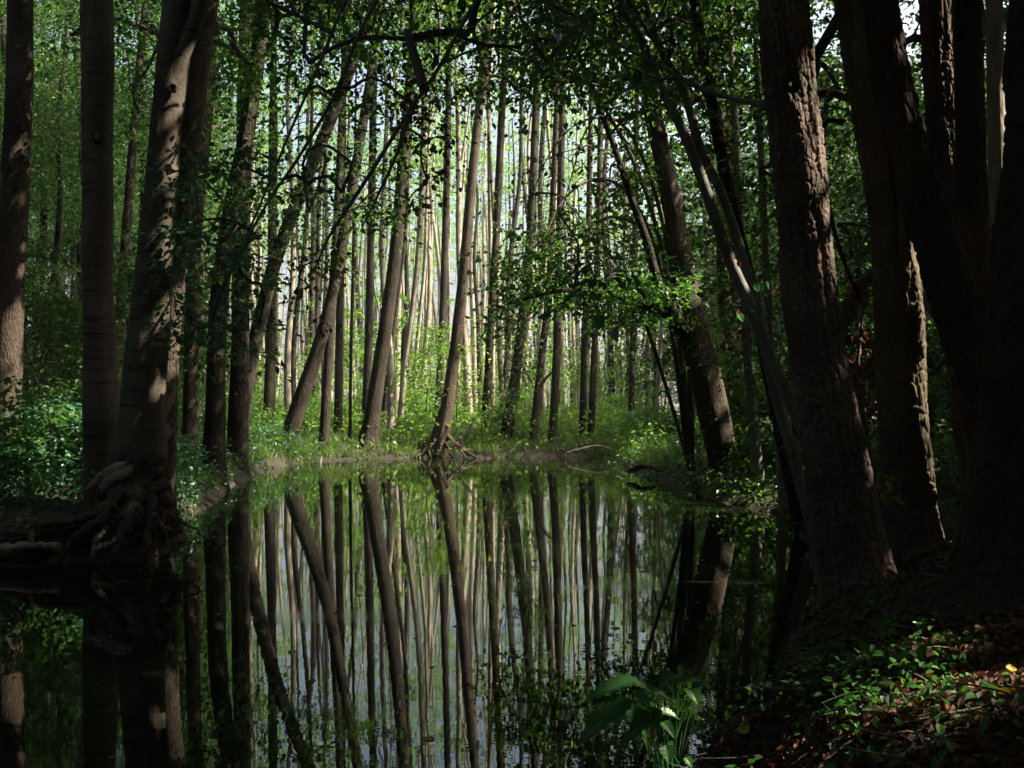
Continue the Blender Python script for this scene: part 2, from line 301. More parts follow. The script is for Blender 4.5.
def height(x, y):
    x = np.asarray(x, float); y = np.asarray(y, float); d = shore(x, y)
    q = np.stack([x, y, 0 * x], -1); d = d + (fbm(q * 1.4, 3) - .5) * .55
    z = np.where(d > 0, .42 * (1 - np.exp(-d / .45)), np.maximum(-.6, d * .7))
    land = np.clip(d / .8, 0, 1)
    z = z + land * ((fbm(q * .35, 3) - .5) * .35 + (fbm(q * 2.5, 3) - .5) * .12 + .38 * np.exp(-((x - 2.7) ** 2 + (y - 2.8) ** 2) / 5))
    return z
def gz(x, y): return float(height(np.array([x]), np.array([y]))[0])
xs = np.unique(np.concatenate([np.linspace(-160, -13, 30), np.arange(-13, 8, .11), np.linspace(8, 160, 34)])); ys = np.unique(np.concatenate([np.linspace(-60, 0, 16), np.arange(0, 29, .12), np.linspace(29, 70, 60), np.linspace(70, 400, 26)]))
X, Y = np.meshgrid(xs, ys, indexing='ij'); Z = height(X, Y); nx, ny = X.shape
mb = MB(); ii = (np.arange(nx - 1)[:, None] * ny + np.arange(ny - 1)[None]).ravel()
mb.add(np.stack([X, Y, Z], -1), np.stack([ii, ii + ny, ii + ny + 1, ii + 1], -1))
tag(link('ground', mb.mesh('ground', [M['soil']])), 'dark forest floor of soil and leaf litter rising round the pond', 'ground', kind='structure')
mb = MB(); mb.add([(-14, .6, 0), (5, .6, 0), (5, 28, 0), (-14, 28, 0)], [(0, 1, 2, 3)], 0, False)
tag(link('water', mb.mesh('water', [M['water']])), 'still dark pond water mirroring the trunks', 'water', kind='structure')

# ------------------------------------------------------------------ crown and tree builders
def ell_centres(n, c, r, shell=.5):
    v = rand_dir(n); q = (shell + (1 - shell) * rng.random(n)) ** .6
    return np.asarray(c) + v * q[:, None] * np.asarray(r)
def box_centres(n, x0, x1, y0, y1, d0, d1):
    d = d0 + (d1 - d0) * rng.random(n); px = x0 + (x1 - x0) * rng.random(n); py = y0 + (y1 - y0) * rng.random(n)
    return np.stack([(px - 512) / F * d, d, CAM_H - (py - 400) / F * d], -1)
def crown_part(parent, cen, roots, leafmat, rad=.5, per=45, size=.09, loc=None, wood='twig', name='crown', r_min=.006, **kw):
    loc = np.asarray(parent.location if loc is None else loc); mb = MB()
    skeleton(mb, roots, cen, 1, r_min=r_min); spray_leaves(mb, cen, rad * (.7 + .6 * rng.random(len(cen))), per, size, 0, **kw)
    return link(name, mb.mesh(name, [M[leafmat], M[wood]], loc), parent)
def px_path(pts, d):
    out = []; rad = []
    for q in pts:
        dd = q[3] if len(q) > 3 else d
        out.append(P(q[0], q[1], dd)); rad.append(q[2] / 2 / F * dd)
    return np.array(out), np.array(rad)
def tree(name, label, pts, d, mat, top=15, group=None, seg=24, step=.12, flare=.5, bark=0, cell=.035, seed=0, crown=None, lump=.1, flare_h=.4, cat='tree', root_at_base=True):
    p, r = px_path(pts, d)
    x, y = p[0, 0], p[0, 1]; g = gz(x, y)
    if root_at_base:
        if p[0, 2] > g + .05:
            k = (p[0, 2] - g + .2); dirn = norm(p[0] - p[1]); dirn = dirn / max(.3, -dirn[2])
            b0 = p[0] + dirn * k; g = gz(b0[0], b0[1]); p = np.vstack([b0, p]); r = np.concatenate([[r[0] * 1.05], r])
        else: p[0, 2] = g - .2
    base = np.array([p[0, 0], p[0, 1], max(g, p[0, 2])])
    last = p[-1]; dv = norm(p[-1] - p[-2]); h = top - last[2]
    if h > .5:
        n = 4; prev = last; ex = []; er = []
        for k in range(1, n + 1):
            v = norm(dv * (1 - k / n * .6) + np.array([0, 0, 1.]) * (k / n * .6)); prev = prev + v / max(v[2], .3) * h / n; ex.append(prev); er.append(r[-1] * (1 - .75 * k / n))
        p = np.vstack([p, ex]); r = np.concatenate([r, er])
    t = thing(name, label, cat, base, group); mb = MB()
    trunk(mb, p, r, seg, step, 0, flare, bark, cell, seed, lump, flare_h)
    link('trunk', mb.mesh('trunk', [M[mat]], base), t)
    t_path = spline(np.hstack([p, r[:, None]]), 80)
    if crown:
        cr, n, per, size, leafm = crown
        up = t_path[t_path[:, 2] > top * .55][:, :3]; c = p[-1] - [0, 0, cr * .75]
        cen = ell_centres(n, c, (cr, cr, cr * 1.15)); crown_part(t, cen, up[::3], leafm, .75, per, size)
    return t, t_path[:, :3], t_path[:, 3]
def limb(t, pts, d, mat, name='limb', seg=10, jit=.25, n=40):
    p, r = px_path(pts, d); q = spline(np.hstack([p, r[:, None]]), n); mb = MB(); tube(mb, q[:, :3], q[:, 3], seg, 0, jit)
    link(name, mb.mesh(name, [M[mat]], t.location), t); return q[:, :3]

# ---- trees on the left bank
FOR = (3.2, 100, 60, .18, 'leaf')
L1, p, r = tree('rough_tree', 'dark rough-barked tree at the left edge of the woodland, reddish sun patch near its foot', [(6, 385, 28), (10, 300, 26), (15, 200, 26), (19, 90, 25), (20, 0, 24)], 13, 'bark_rough', 16, seed=1, crown=FOR)
L2, p2, r2 = tree('smooth_tree', 'upright smooth grey tree with a pale knot, just left of the leaning smooth tree', [(104, 432, 38), (101, 380, 33), (98, 300, 29), (97, 210, 29), (97, 130, 30), (98, 60, 31), (97, 0, 31)], 10.4, 'bark_smooth', 15, seg=40, step=.05, seed=2, flare=.35, lump=.14, crown=FOR)
L3, p3, r3 = tree('smooth_tree', 'smooth grey tree leaning right, standing on the exposed root mass on the left bank', [(138, 470, 52), (142, 420, 45), (147, 350, 42), (153, 280, 37), (160, 200, 32), (166, 130, 30), (172, 70, 31), (176, 20, 28), (179, -20, 26)], 9.7, 'bark_smooth', 15, seg=44, step=.05, seed=3, flare=.25, lump=.14, crown=FOR)
limb(L3, [(170, 82, 20), (179, 60, 18), (190, 35, 16), (201, 0, 15), (214, -60, 13), (235, -140, 10)], 9.65, 'bark_smooth')
L4, p4, r4 = tree('rough_tree', 'rough dark tree close behind the leaning smooth tree, bending right at the top', [(166, 420, 22), (170, 340, 19), (176, 270, 21), (184, 180, 24), (193, 100, 24), (202, 30, 24), (207, 0, 23)], 12, 'bark_rough', 16, seed=4, crown=FOR)
L5, p5, r5 = tree('rough_tree', 'brown tree with sunlit right side curving right, behind the blue-green leaf sprays', [(214, 445, 21), (216, 380, 19), (219, 300, 18), (228, 230, 17), (243, 150, 16), (255, 80, 15), (264, 0, 15)], 16.5, 'bark_mid', 16, seed=5)
L6, p6, r6 = tree('dark_tree', 'dark slanting tree left of centre, slanting up right behind the hanging branches', [(241, 425, 17), (247, 380, 15), (260, 320, 14), (275, 262, 13), (292, 215, 13), (318, 150, 12), (345, 85, 10)], 21, 'bark_mid', 14, seed=6)
tree('dark_tree', 'straight dark trunk between the left slanting tree and the blue-green leaf sprays', [(238, 430, 20), (240, 360, 18), (241, 280, 17), (243, 180, 16), (246, 60, 15)], 19, 'bark_mid', 16, seed=7, crown=(2.6, 60, 50, .14, 'leaf'))
tree('dark_tree', 'straight dark trunk just right of the left slanting tree on the bank', [(269, 405, 11), (271, 340, 10), (272, 270, 9), (273, 150, 9)], 28, 'bark_mid', 16, seed=8, crown=(2.4, 50, 50, .15, 'leaf_far'))
tree('dark_tree', 'dark trunk between the rough dark tree and the brown curving tree on left bank', [(191, 400, 15), (192, 320, 14), (196, 220, 14), (206, 120, 13), (212, 0, 12)], 18, 'bark_rough', 16, seed=9, crown=(2.6, 60, 50, .14, 'leaf'))
# ---- trees on the far bank
def far_tree(label, pts, d, top=17, mat='bark_mid', seed=0, crown=(2.2, 45, 50, .15, 'leaf_far'), **k): return tree('bank_tree', label, [(q[0], q[1], q[2] * .86) for q in pts], d, mat, top, flare=k.pop('flare', .3), seed=seed, crown=crown, seg=20, step=.1, **k)
C1, pc1, _ = far_tree('strongly leaning dark tree on the far bank, leftmost leaning one over the water', [(290, 436, 19), (297, 410, 18), (308, 378, 17), (320, 342, 15), (330, 305, 14), (338, 265, 13), (349, 205, 12), (362, 130, 11)], 24.3, 14, seed=11)
far_tree('straight dark trunk on the far bank, just right of the leftmost leaning tree', [(324, 438, 12), (327, 380, 11), (331, 320, 10), (335, 260, 10), (340, 160, 9)], 24.6, seed=12)
far_tree('straight brown trunk with a pale sunlit foot, second right of the leftmost leaning tree', [(338, 430, 10), (339, 370, 10), (340, 300, 9), (342, 200, 8)], 27, seed=13)
far_tree('thread-thin dark sapling between the pale-footed trunk and the thick leaning tree', [(350, 437, 4), (351, 350, 3.6), (353, 260, 3.2), (355, 150, 3)], 25.5, 12, seed=14, crown=(1.0, 14, 40, .13, 'leaf_far'))
far_tree('thick dark tree leaning slightly right on the far bank, left of the sunlit leaning tree', [(369, 440, 23), (373, 410, 18), (380, 365, 17), (386, 325, 16), (394, 265, 15), (400, 200, 14), (405, 140, 13), (410, 80, 12)], 25.4, seed=15)
far_tree('straight grey trunk directly behind the thick dark leaning tree', [(366, 415, 10), (369, 330, 10), (371, 230, 9), (374, 60, 8)], 30, seed=16)
C7, pc7, rc7 = far_tree('brown tree leaning right with sunlit foot over spread roots on the far bank', [(441, 437, 20), (446, 412, 16), (451, 380, 14.5), (457, 335, 13.5), (464, 270, 12.5), (471, 190, 11.5), (479, 110, 10.5), (485, 50, 10)], 25.8, seed=17, flare=.7, mat='bark_rough')
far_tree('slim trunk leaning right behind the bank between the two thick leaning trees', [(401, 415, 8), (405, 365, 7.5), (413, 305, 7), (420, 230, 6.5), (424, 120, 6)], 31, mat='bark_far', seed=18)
far_tree('straight trunk behind the bank, left neighbour of the sunlit leaning tree', [(439, 395, 9), (442, 330, 8.5), (445, 240, 8), (448, 120, 7.5)], 31, seed=19)
far_tree('dark trunk right of the sunlit leaning tree, leaning slightly right', [(486, 415, 10), (490, 340, 9.5), (496, 240, 9), (502, 110, 8.5), (507, 30, 8)], 28, seed=20)
C13, pc13, rc13 = far_tree('ivy-wrapped tree leaning right on the far bank', [(506, 436, 15), (511, 405, 13), (518, 355, 12), (524, 305, 11), (530, 240, 10), (536, 110, 9)], 26.4, seed=21)
C14, pc14, _ = far_tree('slim dark trunk with a short side branch, between the ivy-wrapped tree and a straight trunk', [(534, 432, 10), (538, 390, 9), (543, 345, 8.5), (548, 300, 8), (553, 200, 7)], 26.4, seed=22)
limb(C14, [(540, 386, 4), (546, 378, 3.2), (552, 372, 2.4)], 26.35, 'bark_mid', 'branch')
far_tree('straight dark trunk right of the slim trunk with a side branch on the far bank', [(553, 430, 10), (556, 370, 9.5), (558, 300, 9), (562, 120, 8)], 26.6, seed=23)
far_tree('left trunk of a close pair of straight dark trunks on the far bank', [(582, 427, 7.5), (584, 360, 7), (587, 290, 6.5), (590, 150, 6)], 27.5, seed=24)
far_tree('right trunk of a close pair of straight dark trunks on the far bank', [(591, 428, 8), (594, 360, 7.5), (597, 290, 7), (600, 150, 6.5)], 27.2, seed=25)
far_tree('dark trunk near the right end of the far bank, beside dense shrubs', [(631, 424, 8), (632, 370, 7.5), (634, 310, 7.5), (636, 180, 7)], 29, seed=26)

# ---- trees on the right bank
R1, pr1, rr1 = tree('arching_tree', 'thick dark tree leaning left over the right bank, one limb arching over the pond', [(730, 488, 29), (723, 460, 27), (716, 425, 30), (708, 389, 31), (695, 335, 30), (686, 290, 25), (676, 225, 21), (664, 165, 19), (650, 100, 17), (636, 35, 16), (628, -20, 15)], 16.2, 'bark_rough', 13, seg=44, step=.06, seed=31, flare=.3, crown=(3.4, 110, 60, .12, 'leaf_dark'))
la = limb(R1, [(692, 345, 18, 16.2), (676, 322, 15, 16), (655, 308, 12, 15.7), (625, 297, 9, 15.3), (592, 293, 6, 15), (560, 291, 4, 14.8), (525, 299, 2.5, 14.8)], 16, 'bark_rough')
lb = limb(R1, [(688, 335, 15, 16.1), (672, 312, 12, 15.8), (657, 280, 10, 15.6), (648, 245, 8.5, 15.6), (632, 200, 7, 15.6), (612, 140, 6, 15.6), (592, 90, 5, 15.6), (570, 30, 4, 15.6)], 16, 'bark_mid')
R2, pr2, _ = tree('grey_sapling', 'longest smooth grey sapling leaning left across the right bank', [(846, 540, 17, 9.8), (815, 455, 15), (795, 412, 14), (768, 350, 13), (750, 305, 12), (728, 255, 11.5), (704, 185, 11), (683, 132, 10), (655, 75, 9), (640, 38, 8), (622, 5, 7), (600, -60, 6)], 9.3, 'bark_grey', 8, seg=20, step=.06, seed=32, flare=.1, lump=.08)
R3, pr3, _ = tree('grey_sapling', 'slim grey sapling leaning left between the longest sapling and an upright one', [(800, 480, 13), (775, 390, 12), (757, 310, 11), (741, 252, 10), (723, 197, 9), (701, 150, 9), (684, 95, 8), (655, 35, 7), (640, -20, 6)], 10.5, 'bark_grey', 9, seg=18, step=.08, seed=33, flare=.1, lump=.08)
R4, pr4, _ = tree('grey_sapling', 'forked dark grey sapling standing steepest of the leaning saplings', [(790, 475, 14), (770, 380, 13), (752, 290, 13), (737, 228, 12), (723, 163, 12), (713, 110, 11.5), (705, 60, 11), (696, 10, 10), (690, -40, 9)], 11, 'bark_mid', 10, seg=18, step=.08, seed=34, flare=.1, lump=.08)
limb(R4, [(703, 50, 8), (692, 22, 6), (684, 0, 5), (676, -40, 4)], 10.95, 'bark_grey')
tree('mossy_sapling', 'upright greenish thin stem right of the thick left-leaning tree', [(757, 468, 12), (753, 420, 10), (748, 360, 10), (745, 300, 9), (740, 220, 9)], 14.5, 'bark_grey', 11, seed=35, flare=.2, crown=(1.8, 30, 50, .11, 'leaf'))
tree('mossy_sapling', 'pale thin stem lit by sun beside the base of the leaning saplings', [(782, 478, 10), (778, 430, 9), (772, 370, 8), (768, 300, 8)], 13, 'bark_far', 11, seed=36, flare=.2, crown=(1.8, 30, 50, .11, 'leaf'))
tree('slender_tree', 'dark upright stem behind the leaning saplings, right of the arching tree', [(738, 440, 18), (735, 350, 17), (735, 240, 16), (733, 100, 15), (735, 0, 14)], 21, 'bark_rough', 14, seed=37, crown=(2.6, 60, 50, .13, 'leaf'))
R5, pr5, rr5 = tree('plated_tree', 'big tree with plated bark standing at the water edge on the right bank', [(864, 618, 84), (856, 570, 72), (846, 520, 69), (836, 460, 65), (826, 410, 61), (817, 350, 57), (811, 300, 54), (803, 220, 52), (796, 150, 51), (789, 80, 50), (783, 0, 48), (776, -80, 44)], 6.4, 'bark_plate', 16, seg=300, step=.008, seed=41, flare=.12, bark=.018, cell=.028, lump=.06, crown=(4.2, 200, 70, .17, 'leaf'))
R6, pr6, _ = tree('plated_tree', 'olive-brown tree behind the big plated one, bowing left at the top', [(922, 580, 60), (915, 545, 52), (908, 490, 49), (902, 420, 47), (898, 340, 45), (895, 270, 43), (889, 200, 43), (876, 120, 44), (864, 50, 44), (855, -10, 42)], 7.2, 'bark_olive', 15, seg=220, step=.012, seed=42, flare=.25, bark=.02, cell=.036, lump=.06, crown=(3.8, 190, 65, .17, 'leaf'))
R7, pr7, _ = tree('plated_tree', 'plated tree with sunlit reddish bark, second from the right edge', [(990, 520, 46), (975, 420, 42), (964, 330, 38), (953, 240, 37), (946, 160, 36), (941, 80, 35), (937, 0, 34)], 8.2, 'bark_plate', 16, seg=220, step=.012, seed=43, flare=.25, bark=.02, cell=.032, lump=.06, crown=(3.8, 190, 65, .17, 'leaf'))
R8, pr8, _ = tree('plated_tree', 'dark trunk slanting left between the olive-brown tree and the reddish plated tree', [(1005, 520, 46), (978, 400, 43), (960, 325, 41), (938, 245, 40), (912, 160, 38), (896, 90, 36), (884, 20, 34), (874, -50, 32)], 6.9, 'bark_dark', 15, seg=200, step=.012, seed=44, flare=.2, bark=.022, cell=.04, lump=.06, crown=(3.8, 190, 65, .17, 'leaf'))
R9, pr9, _ = tree('plated_tree', 'huge dark trunk with flared base at the right edge of the picture', [(1000, 650, 150), (1008, 600, 125), (1016, 530, 108), (1026, 440, 98), (1034, 350, 92), (1041, 250, 88), (1052, 100, 82), (1058, 0, 80)], 4.3, 'bark_dark', 17, seg=260, step=.01, seed=45, flare=.28, bark=.018, cell=.034, lump=.06, flare_h=.3, crown=(4.6, 220, 70, .17, 'leaf'))
tree('plated_tree', 'dark trunk at the upper right, just left of the pale sunlit stem', [(985, 480, 34), (978, 300, 31), (972, 180, 29), (969, 80, 28), (967, 0, 28)], 7.6, 'bark_rough', 15, seed=46, crown=(3.8, 190, 65, .17, 'leaf'))
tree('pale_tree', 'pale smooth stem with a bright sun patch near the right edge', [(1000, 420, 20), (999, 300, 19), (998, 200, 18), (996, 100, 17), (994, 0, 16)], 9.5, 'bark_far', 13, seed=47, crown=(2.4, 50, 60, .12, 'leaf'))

# ------------------------------------------------------------------ the stand of slender trees (prototypes copied as whole things)
def proto_tree(h, r, n, per, size, cr, leafm, barkm, low=.5, seed=0, name='slender_tree'):
    t = thing(name, 'x', 'tree', (0, 0, 0)); mb = MB()
    k = np.linspace(0, 1, 7); wob = rng.normal(size=(7, 2)) * .10 * h / 16; wob[0] = 0
    lean = rng.normal(size=2) * .03
    p = np.stack([wob[:, 0] + lean[0] * k * h, wob[:, 1] + lean[1] * k * h, -.25 + k * h], -1)
    trunk(mb, p, r * (1 - .78 * k), 10, .35, 0, .5, 0, .03, seed, .1, .35); link('trunk', mb.mesh('trunk', [M[barkm]]), t)
    pp = spline(p, 40); c = pp[-1] - [0, 0, (1 - low) * h * .45]
    cen = ell_centres(n, c, (cr, cr, (1 - low) * h * .52), .35)
    crown_part(t, cen, pp[int(40 * low):], leafm, .6, per, size, r_min=.008); return t
def place(protos, spots, label, group, name=None, smin=.8, smax=1.2, tilt=.03, used={}):
    out = []
    for x, y in spots:
        pr = protos[int(rng.integers(len(protos)))]
        o = pr if not used.get(pr.name) else copy_tree(pr)
        used[pr.name] = True
        o.location = (x, y, gz(x, y)); s = smin + (smax - smin) * rng.random(); o.scale = (s, s, s)
        o.rotation_euler = (rng.normal() * tilt, rng.normal() * tilt, rng.random() * 6.28)
        o['label'] = label; o['group'] = group; out.append(o)
    return out
def wedge_spots(n, px0, px1, y0, y1, mind, taken, tries=9000, pw=1.0):
    out = []
    for _ in range(tries):
        if len(out) >= n: break
        y = math.sqrt(y0 * y0 + (y1 * y1 - y0 * y0) * rng.random() ** pw); px = px0 + (px1 - px0) * rng.random(); x = (px - 512) / F * y
        if shore(np.array([x]), np.array([y]))[0] < 1.2: continue
        if any((x - a) ** 2 + (y - b) ** 2 < mind * mind for a, b in taken): continue
        out.append((x, y)); taken.append((x, y))
    return out
taken = [(o.location.x, o.location.y) for o in COL.objects if o.get('category') == 'tree']
CARVE = False
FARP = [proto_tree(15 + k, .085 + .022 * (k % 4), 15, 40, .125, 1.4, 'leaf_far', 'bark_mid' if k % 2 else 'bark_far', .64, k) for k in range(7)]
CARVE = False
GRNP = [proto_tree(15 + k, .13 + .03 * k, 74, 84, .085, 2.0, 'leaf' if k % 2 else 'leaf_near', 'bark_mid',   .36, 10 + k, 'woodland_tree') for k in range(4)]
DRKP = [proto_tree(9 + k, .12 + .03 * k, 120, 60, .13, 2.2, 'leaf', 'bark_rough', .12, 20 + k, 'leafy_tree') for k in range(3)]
place(FARP, wedge_spots(285, 215, 670, 29, 100, .8, taken, 20000), 'slender pale-barked tree in the sunlit stand beyond the far bank', 'slender pale trees beyond the far bank')
place(GRNP, wedge_spots(76, -40, 235, 17, 66, 1.3, taken), 'slender tree among bright green leaves in the woodland behind the left bank', 'slender trees behind the left bank')
place(DRKP, wedge_spots(44, 655, 1080, 19, 50, 1.6, taken), 'dark leafy tree in the shaded woodland behind the right bank', 'shaded trees behind the right bank')
CARVE = False
SHADE = [proto_tree(14 + k, .2, 230, 60, .17, 3.6, 'leaf', 'bark_mid', .25, 30 + k, 'shade_tree') for k in range(2)]  # prototypes for shade trees added outside the view
CARVE = True
for x, y in [(5.8, 1.7), (7.4, 5.7), (8.2, 10.6), (10.2, 4.5), (11, 8.5), (10.5, 13.4), (13.5, 6), (14, 11.3), (12.5, 17), (9, .5)]:  # added shade trees on the sun side, crowns carved for sun flecks
    h = 13 + 3 * rng.random(); t = thing('shade_tree', 'broad leafy tree of the surrounding wood shading the pond', 'tree', (x, y, gz(x, y)), 'broad trees round the pond'); mb = MB(); b0 = np.array([x, y, gz(x, y) - .2])
    pp = spline([b0, b0 + [.1, .1, h * .5], b0 + [.3, -.1, h]], 30); trunk(mb, pp, np.linspace(.22, .05, 30), 12, .3, 0, .4); link('trunk', mb.mesh('trunk', [M['bark_mid']], b0 + [0, 0, .2]), t)
    crown_part(t, ell_centres(250, b0 + [0, 0, h * .62], (3.3, 3.3, h * .4), .25), pp[8:], 'leaf', .7, 62, .16, r_min=.008)
CARVE = False
sh = [(-16, 24), (-18, 32), (5, -1), (1.5, -4), (-3, -4.5), (-7, -3), (-10, 0.2), (16, 20), (-14.5, 8.5), (-13, 14)]  # more added shade trees, beside and behind the camera
place(SHADE, sh, 'broad leafy tree of the surrounding wood shading the pond', 'broad trees round the pond')

# ------------------------------------------------------------------ haze
hm = bpy.data.materials.new('forest_air'); hm.use_nodes = True; hn = hm.node_tree; hn.nodes.remove(hn.nodes['Principled BSDF']); pv = hn.nodes.new('ShaderNodeVolumePrincipled')
pv.inputs['Color'].default_value = (.93, .96, 1, 1); pv.inputs['Density'].default_value = .0006; pv.inputs['Anisotropy'].default_value = .2; hn.links.new(pv.outputs[0], hn.nodes['Material Output'].inputs['Volume'])
mb = MB(); mb.add([(x, y, z) for x in (-166, 166) for y in (-66, 406) for z in (-2, 27)], [(0, 1, 3, 2), (4, 6, 7, 5), (0, 4, 5, 1), (2, 3, 7, 6), (0, 2, 6, 4), (1, 5, 7, 3)], 0, False)
tag(link('haze', mb.mesh('haze', [hm])), 'thin pale haze in the forest air', 'haze', kind='stuff')
# boughs added above the view to shade the pond and the near bank
CARVE = True
def boughs(t, path, n, lo, hi, leafm='leaf', per=60, size=.2):
    c = np.asarray(lo) + (np.asarray(hi) - lo) * rng.random((n, 3)); crown_part(t, c, path[path[:, 2] > 6][::4], leafm, .9, per, size, name='shade_canopy', r_min=.009)
boughs(L3, p3, 110, (-8, 1, 7.8), (-1.5, 13, 12)); boughs(R5, pr5, 190, (-2, 3, 7.6), (3.5, 13.5, 11.5)); boughs(R1, pr1, 170, (-6.5, 13, 9.2), (4, 17.5, 12.5), 'leaf', 56, .17); boughs(R1, pr1, 130, (-6.5, 17.5, 11), (4, 23, 14), 'leaf', 56, .17); boughs(R9, pr9, 250, (-2.5, -4, 6), (5, 4.5, 11))
c = []  # ring of loose leaf clumps added out of view to keep sky light out
while len(c) < 6500:
    a = rng.random() * 6.283; rr = 17 + 12 * rng.random(); x, y = rr * math.sin(a), 6 + rr * math.cos(a)
    if y > 3 and abs(x) / y < .62: continue
    c.append((x, y, 13.5 * rng.random() ** 1.7))
mb = MB(); CARVE = False; spray_leaves(mb, np.array(c), 1.5, 42, .34, 0, flat=.7); tag(link('sky_screen_leaves', mb.mesh('sky_screen_leaves', [M['leaf_dark']])), 'dense green leaf mass of the wood closing in round the pond', 'woodland', kind='stuff')

# understory saplings
def proto_sapling(h, n, per, size, leafm):
    t = thing('sapling', 'x', 'sapling', (0, 0, 0)); mb = MB(); k = np.linspace(0, 1, 6); wob = rng.normal(size=(6, 2)) * .07 * h / 3; wob[0] = 0
    p = spline(np.stack([wob[:, 0], wob[:, 1], -.1 + k * h], -1), 24); tube(mb, p, np.linspace(.022, .006, 24) * h / 3, 6); link('stem', mb.mesh('stem', [M['twig']]), t)
    cen = ell_centres(n, (0, 0, h * .6), (h * .3, h * .3, h * .45), .2); crown_part(t, cen, p[5:], leafm, .34, per, size, name='foliage', r_min=.003); return t
SAPP = [proto_sapling(3.2 + .7 * k, 26, 26, .1, 'leaf_far') for k in range(3)]
place(SAPP, wedge_spots(64, 225, 660, 27, 58, .8, taken), 'slim green sapling growing between the pale trunks beyond the far bank', 'saplings beyond the far bank', smin=.6, smax=1.5)
SAPL = [proto_sapling(3.0 + .7 * k, 40, 50, .07, 'leaf') for k in range(2)]
place(SAPL, wedge_spots(34, -30, 235, 13.5, 42, .8, taken), 'leafy sapling in the undergrowth behind the left bank', 'saplings behind the left bank', smin=.7, smax=1.6)
SAPR = [proto_sapling(2.6 + .7 * k, 40, 40, .085, 'leaf_near') for k in range(2)]
place(SAPR, wedge_spots(34, 640, 1000, 14, 36, .8, taken), 'dark leafy sapling in the undergrowth of the right bank', 'saplings on the right bank', smin=.7, smax=1.6)
# low bushes
def proto_bush(h, wd, n, per, size, leafm):
    t = thing('bush', 'x', 'bush', (0, 0, 0))
    cen = ell_centres(n, (0, 0, h * .5), (wd, wd, h * .5), .15); cen[:, 2] = np.abs(cen[:, 2]); crown_part(t, cen, np.array([(0, 0, -.05), (.05, 0, .05), (-.04, .04, .05)]), leafm, .22, per, size, name='foliage', r_min=.0025); return t
BUF = [proto_bush(.9 + .2 * k, .6, 24, 26, .085, 'leaf_far') for k in range(3)]
place(BUF, wedge_spots(80, 250, 640, 26.2, 42, .5, taken), 'low green bush among the trunks along the far bank', 'low bushes along the far bank', smin=.6, smax=1.3)
BUL = [proto_bush(.75 + .25 * k, .55, 34, 30, .075, 'leaf_cool' if k % 2 else 'leaf_near') for k in range(4)]
place(BUL, wedge_spots(74, -40, 300, 9.9, 24, .42, taken), 'low bluish-green bush in the undergrowth of the left bank', 'low bushes on the left bank', smin=.55, smax=1.15)
BUR = [proto_bush(.7 + .2 * k, .5, 34, 30, .075, 'leaf_near') for k in range(3)]
place(BUR, wedge_spots(46, 600, 830, 12, 27, .45, taken), 'low shaded bush in the undergrowth of the right bank', 'low bushes on the right bank', smin=.55, smax=1.2)

CARVE = True
# ------------------------------------------------------------------ foliage and branches hanging into the picture
B1 = limb(R5, [(776, -210, 20, 6.4), (620, -250, 14, 6.9), (440, -130, 9, 7.6), (372, -50, 7, 8), (345, 2, 3.6, 8.2), (320, 62, 3.2, 8.4), (290, 132, 2.8, 8.6), (262, 200, 2.2, 8.8), (236, 262, 2.4, 9)], 8, 'bark_grey')
B2 = limb(R5, [(620, -250, 12, 6.9), (470, -160, 9, 7.2), (366, 20, 4, 7.8), (336, 92, 3.6, 8), (300, 155, 3.2, 8.2), (262, 212, 2.6, 8.4), (225, 285, 2.6, 8.6)], 8, 'bark_grey')
B3 = limb(R5, [(776, -150, 18, 6.4), (640, -170, 13, 6.8), (540, -90, 9, 7.2), (472, 8, 4.4, 7.6), (440, 66, 4, 7.8), (408, 113, 3.6, 8), (366, 180, 4, 8.2), (330, 235, 3, 8.4), (318, 262, 2, 8.5)], 8, 'bark_grey')
limb(R5, [(408, 113, 5, 8), (398, 150, 3.6, 8), (378, 195, 2.6, 8.1), (362, 228, 1.6, 8.1)], 8, 'bark_grey', 'branch')
B4 = limb(R5, [(772, 104, 8, 6.45), (742, 101, 5.5, 6.6), (700, 88, 5, 6.7), (660, 66, 4.2, 6.8), (620, 45, 3.4, 6.9), (580, 24, 2.8, 7), (548, 6, 2, 7.1), (500, -30, 1.6, 7.2)], 6.6, 'bark_grey')
B5 = limb(R5, [(682, 78, 3, 6.8), (655, 80, 2.8, 6.8), (622, 92, 2.4, 6.9), (598, 112, 2, 7), (582, 140, 1.6, 7.1), (572, 175, 1.2, 7.2), (560, 215, .9, 7.3)], 6.8, 'bark_grey', 'branch')
limb(R6, [(842, 122, 6, 7), (826, 122, 4.5, 6.95), (824, 150, 4, 6.9), (830, 210, 4, 6.95), (842, 256, 4, 7), (860, 300, 3, 7.1)], 7, 'bark_mid', 'branch')
ALLB = np.vstack([B1[15:], B2[12:], B3[10:]])
crown_part(R5, box_centres(42, 165, 265, 150, 350, 8.2, 10), B1[25:], 'leaf_cool', .34, 38, .07, name='foliage', flat=.16, tiltj=.3)
crown_part(R5, box_centres(80, 235, 430, -40, 215, 8.0, 12), ALLB, 'leaf_near', .42, 30, .066, name='foliage', flat=.2, r_min=.0035)
crown_part(R5, box_centres(46, 420, 640, -60, 95, 7.2, 11), B3[8:], 'leaf_near', .42, 34, .064, name='foliage', flat=.4, droop=.8, r_min=.0035)
crown_part(R5, box_centres(16, 392, 470, 60, 190, 7.8, 8.8), B3[18:30], 'leaf_dead', .25, 16, .05, name='foliage', flat=.8, droop=.9, r_min=.003)
crown_part(R5, np.vstack([P(316, 262, 8.4), P(326, 250, 8.4), P(338, 262, 8.4), P(330, 275, 8.45)]), B3[-3:], 'leaf_yellow', .15, 16, .07, name='foliage', flat=.6, r_min=.003)
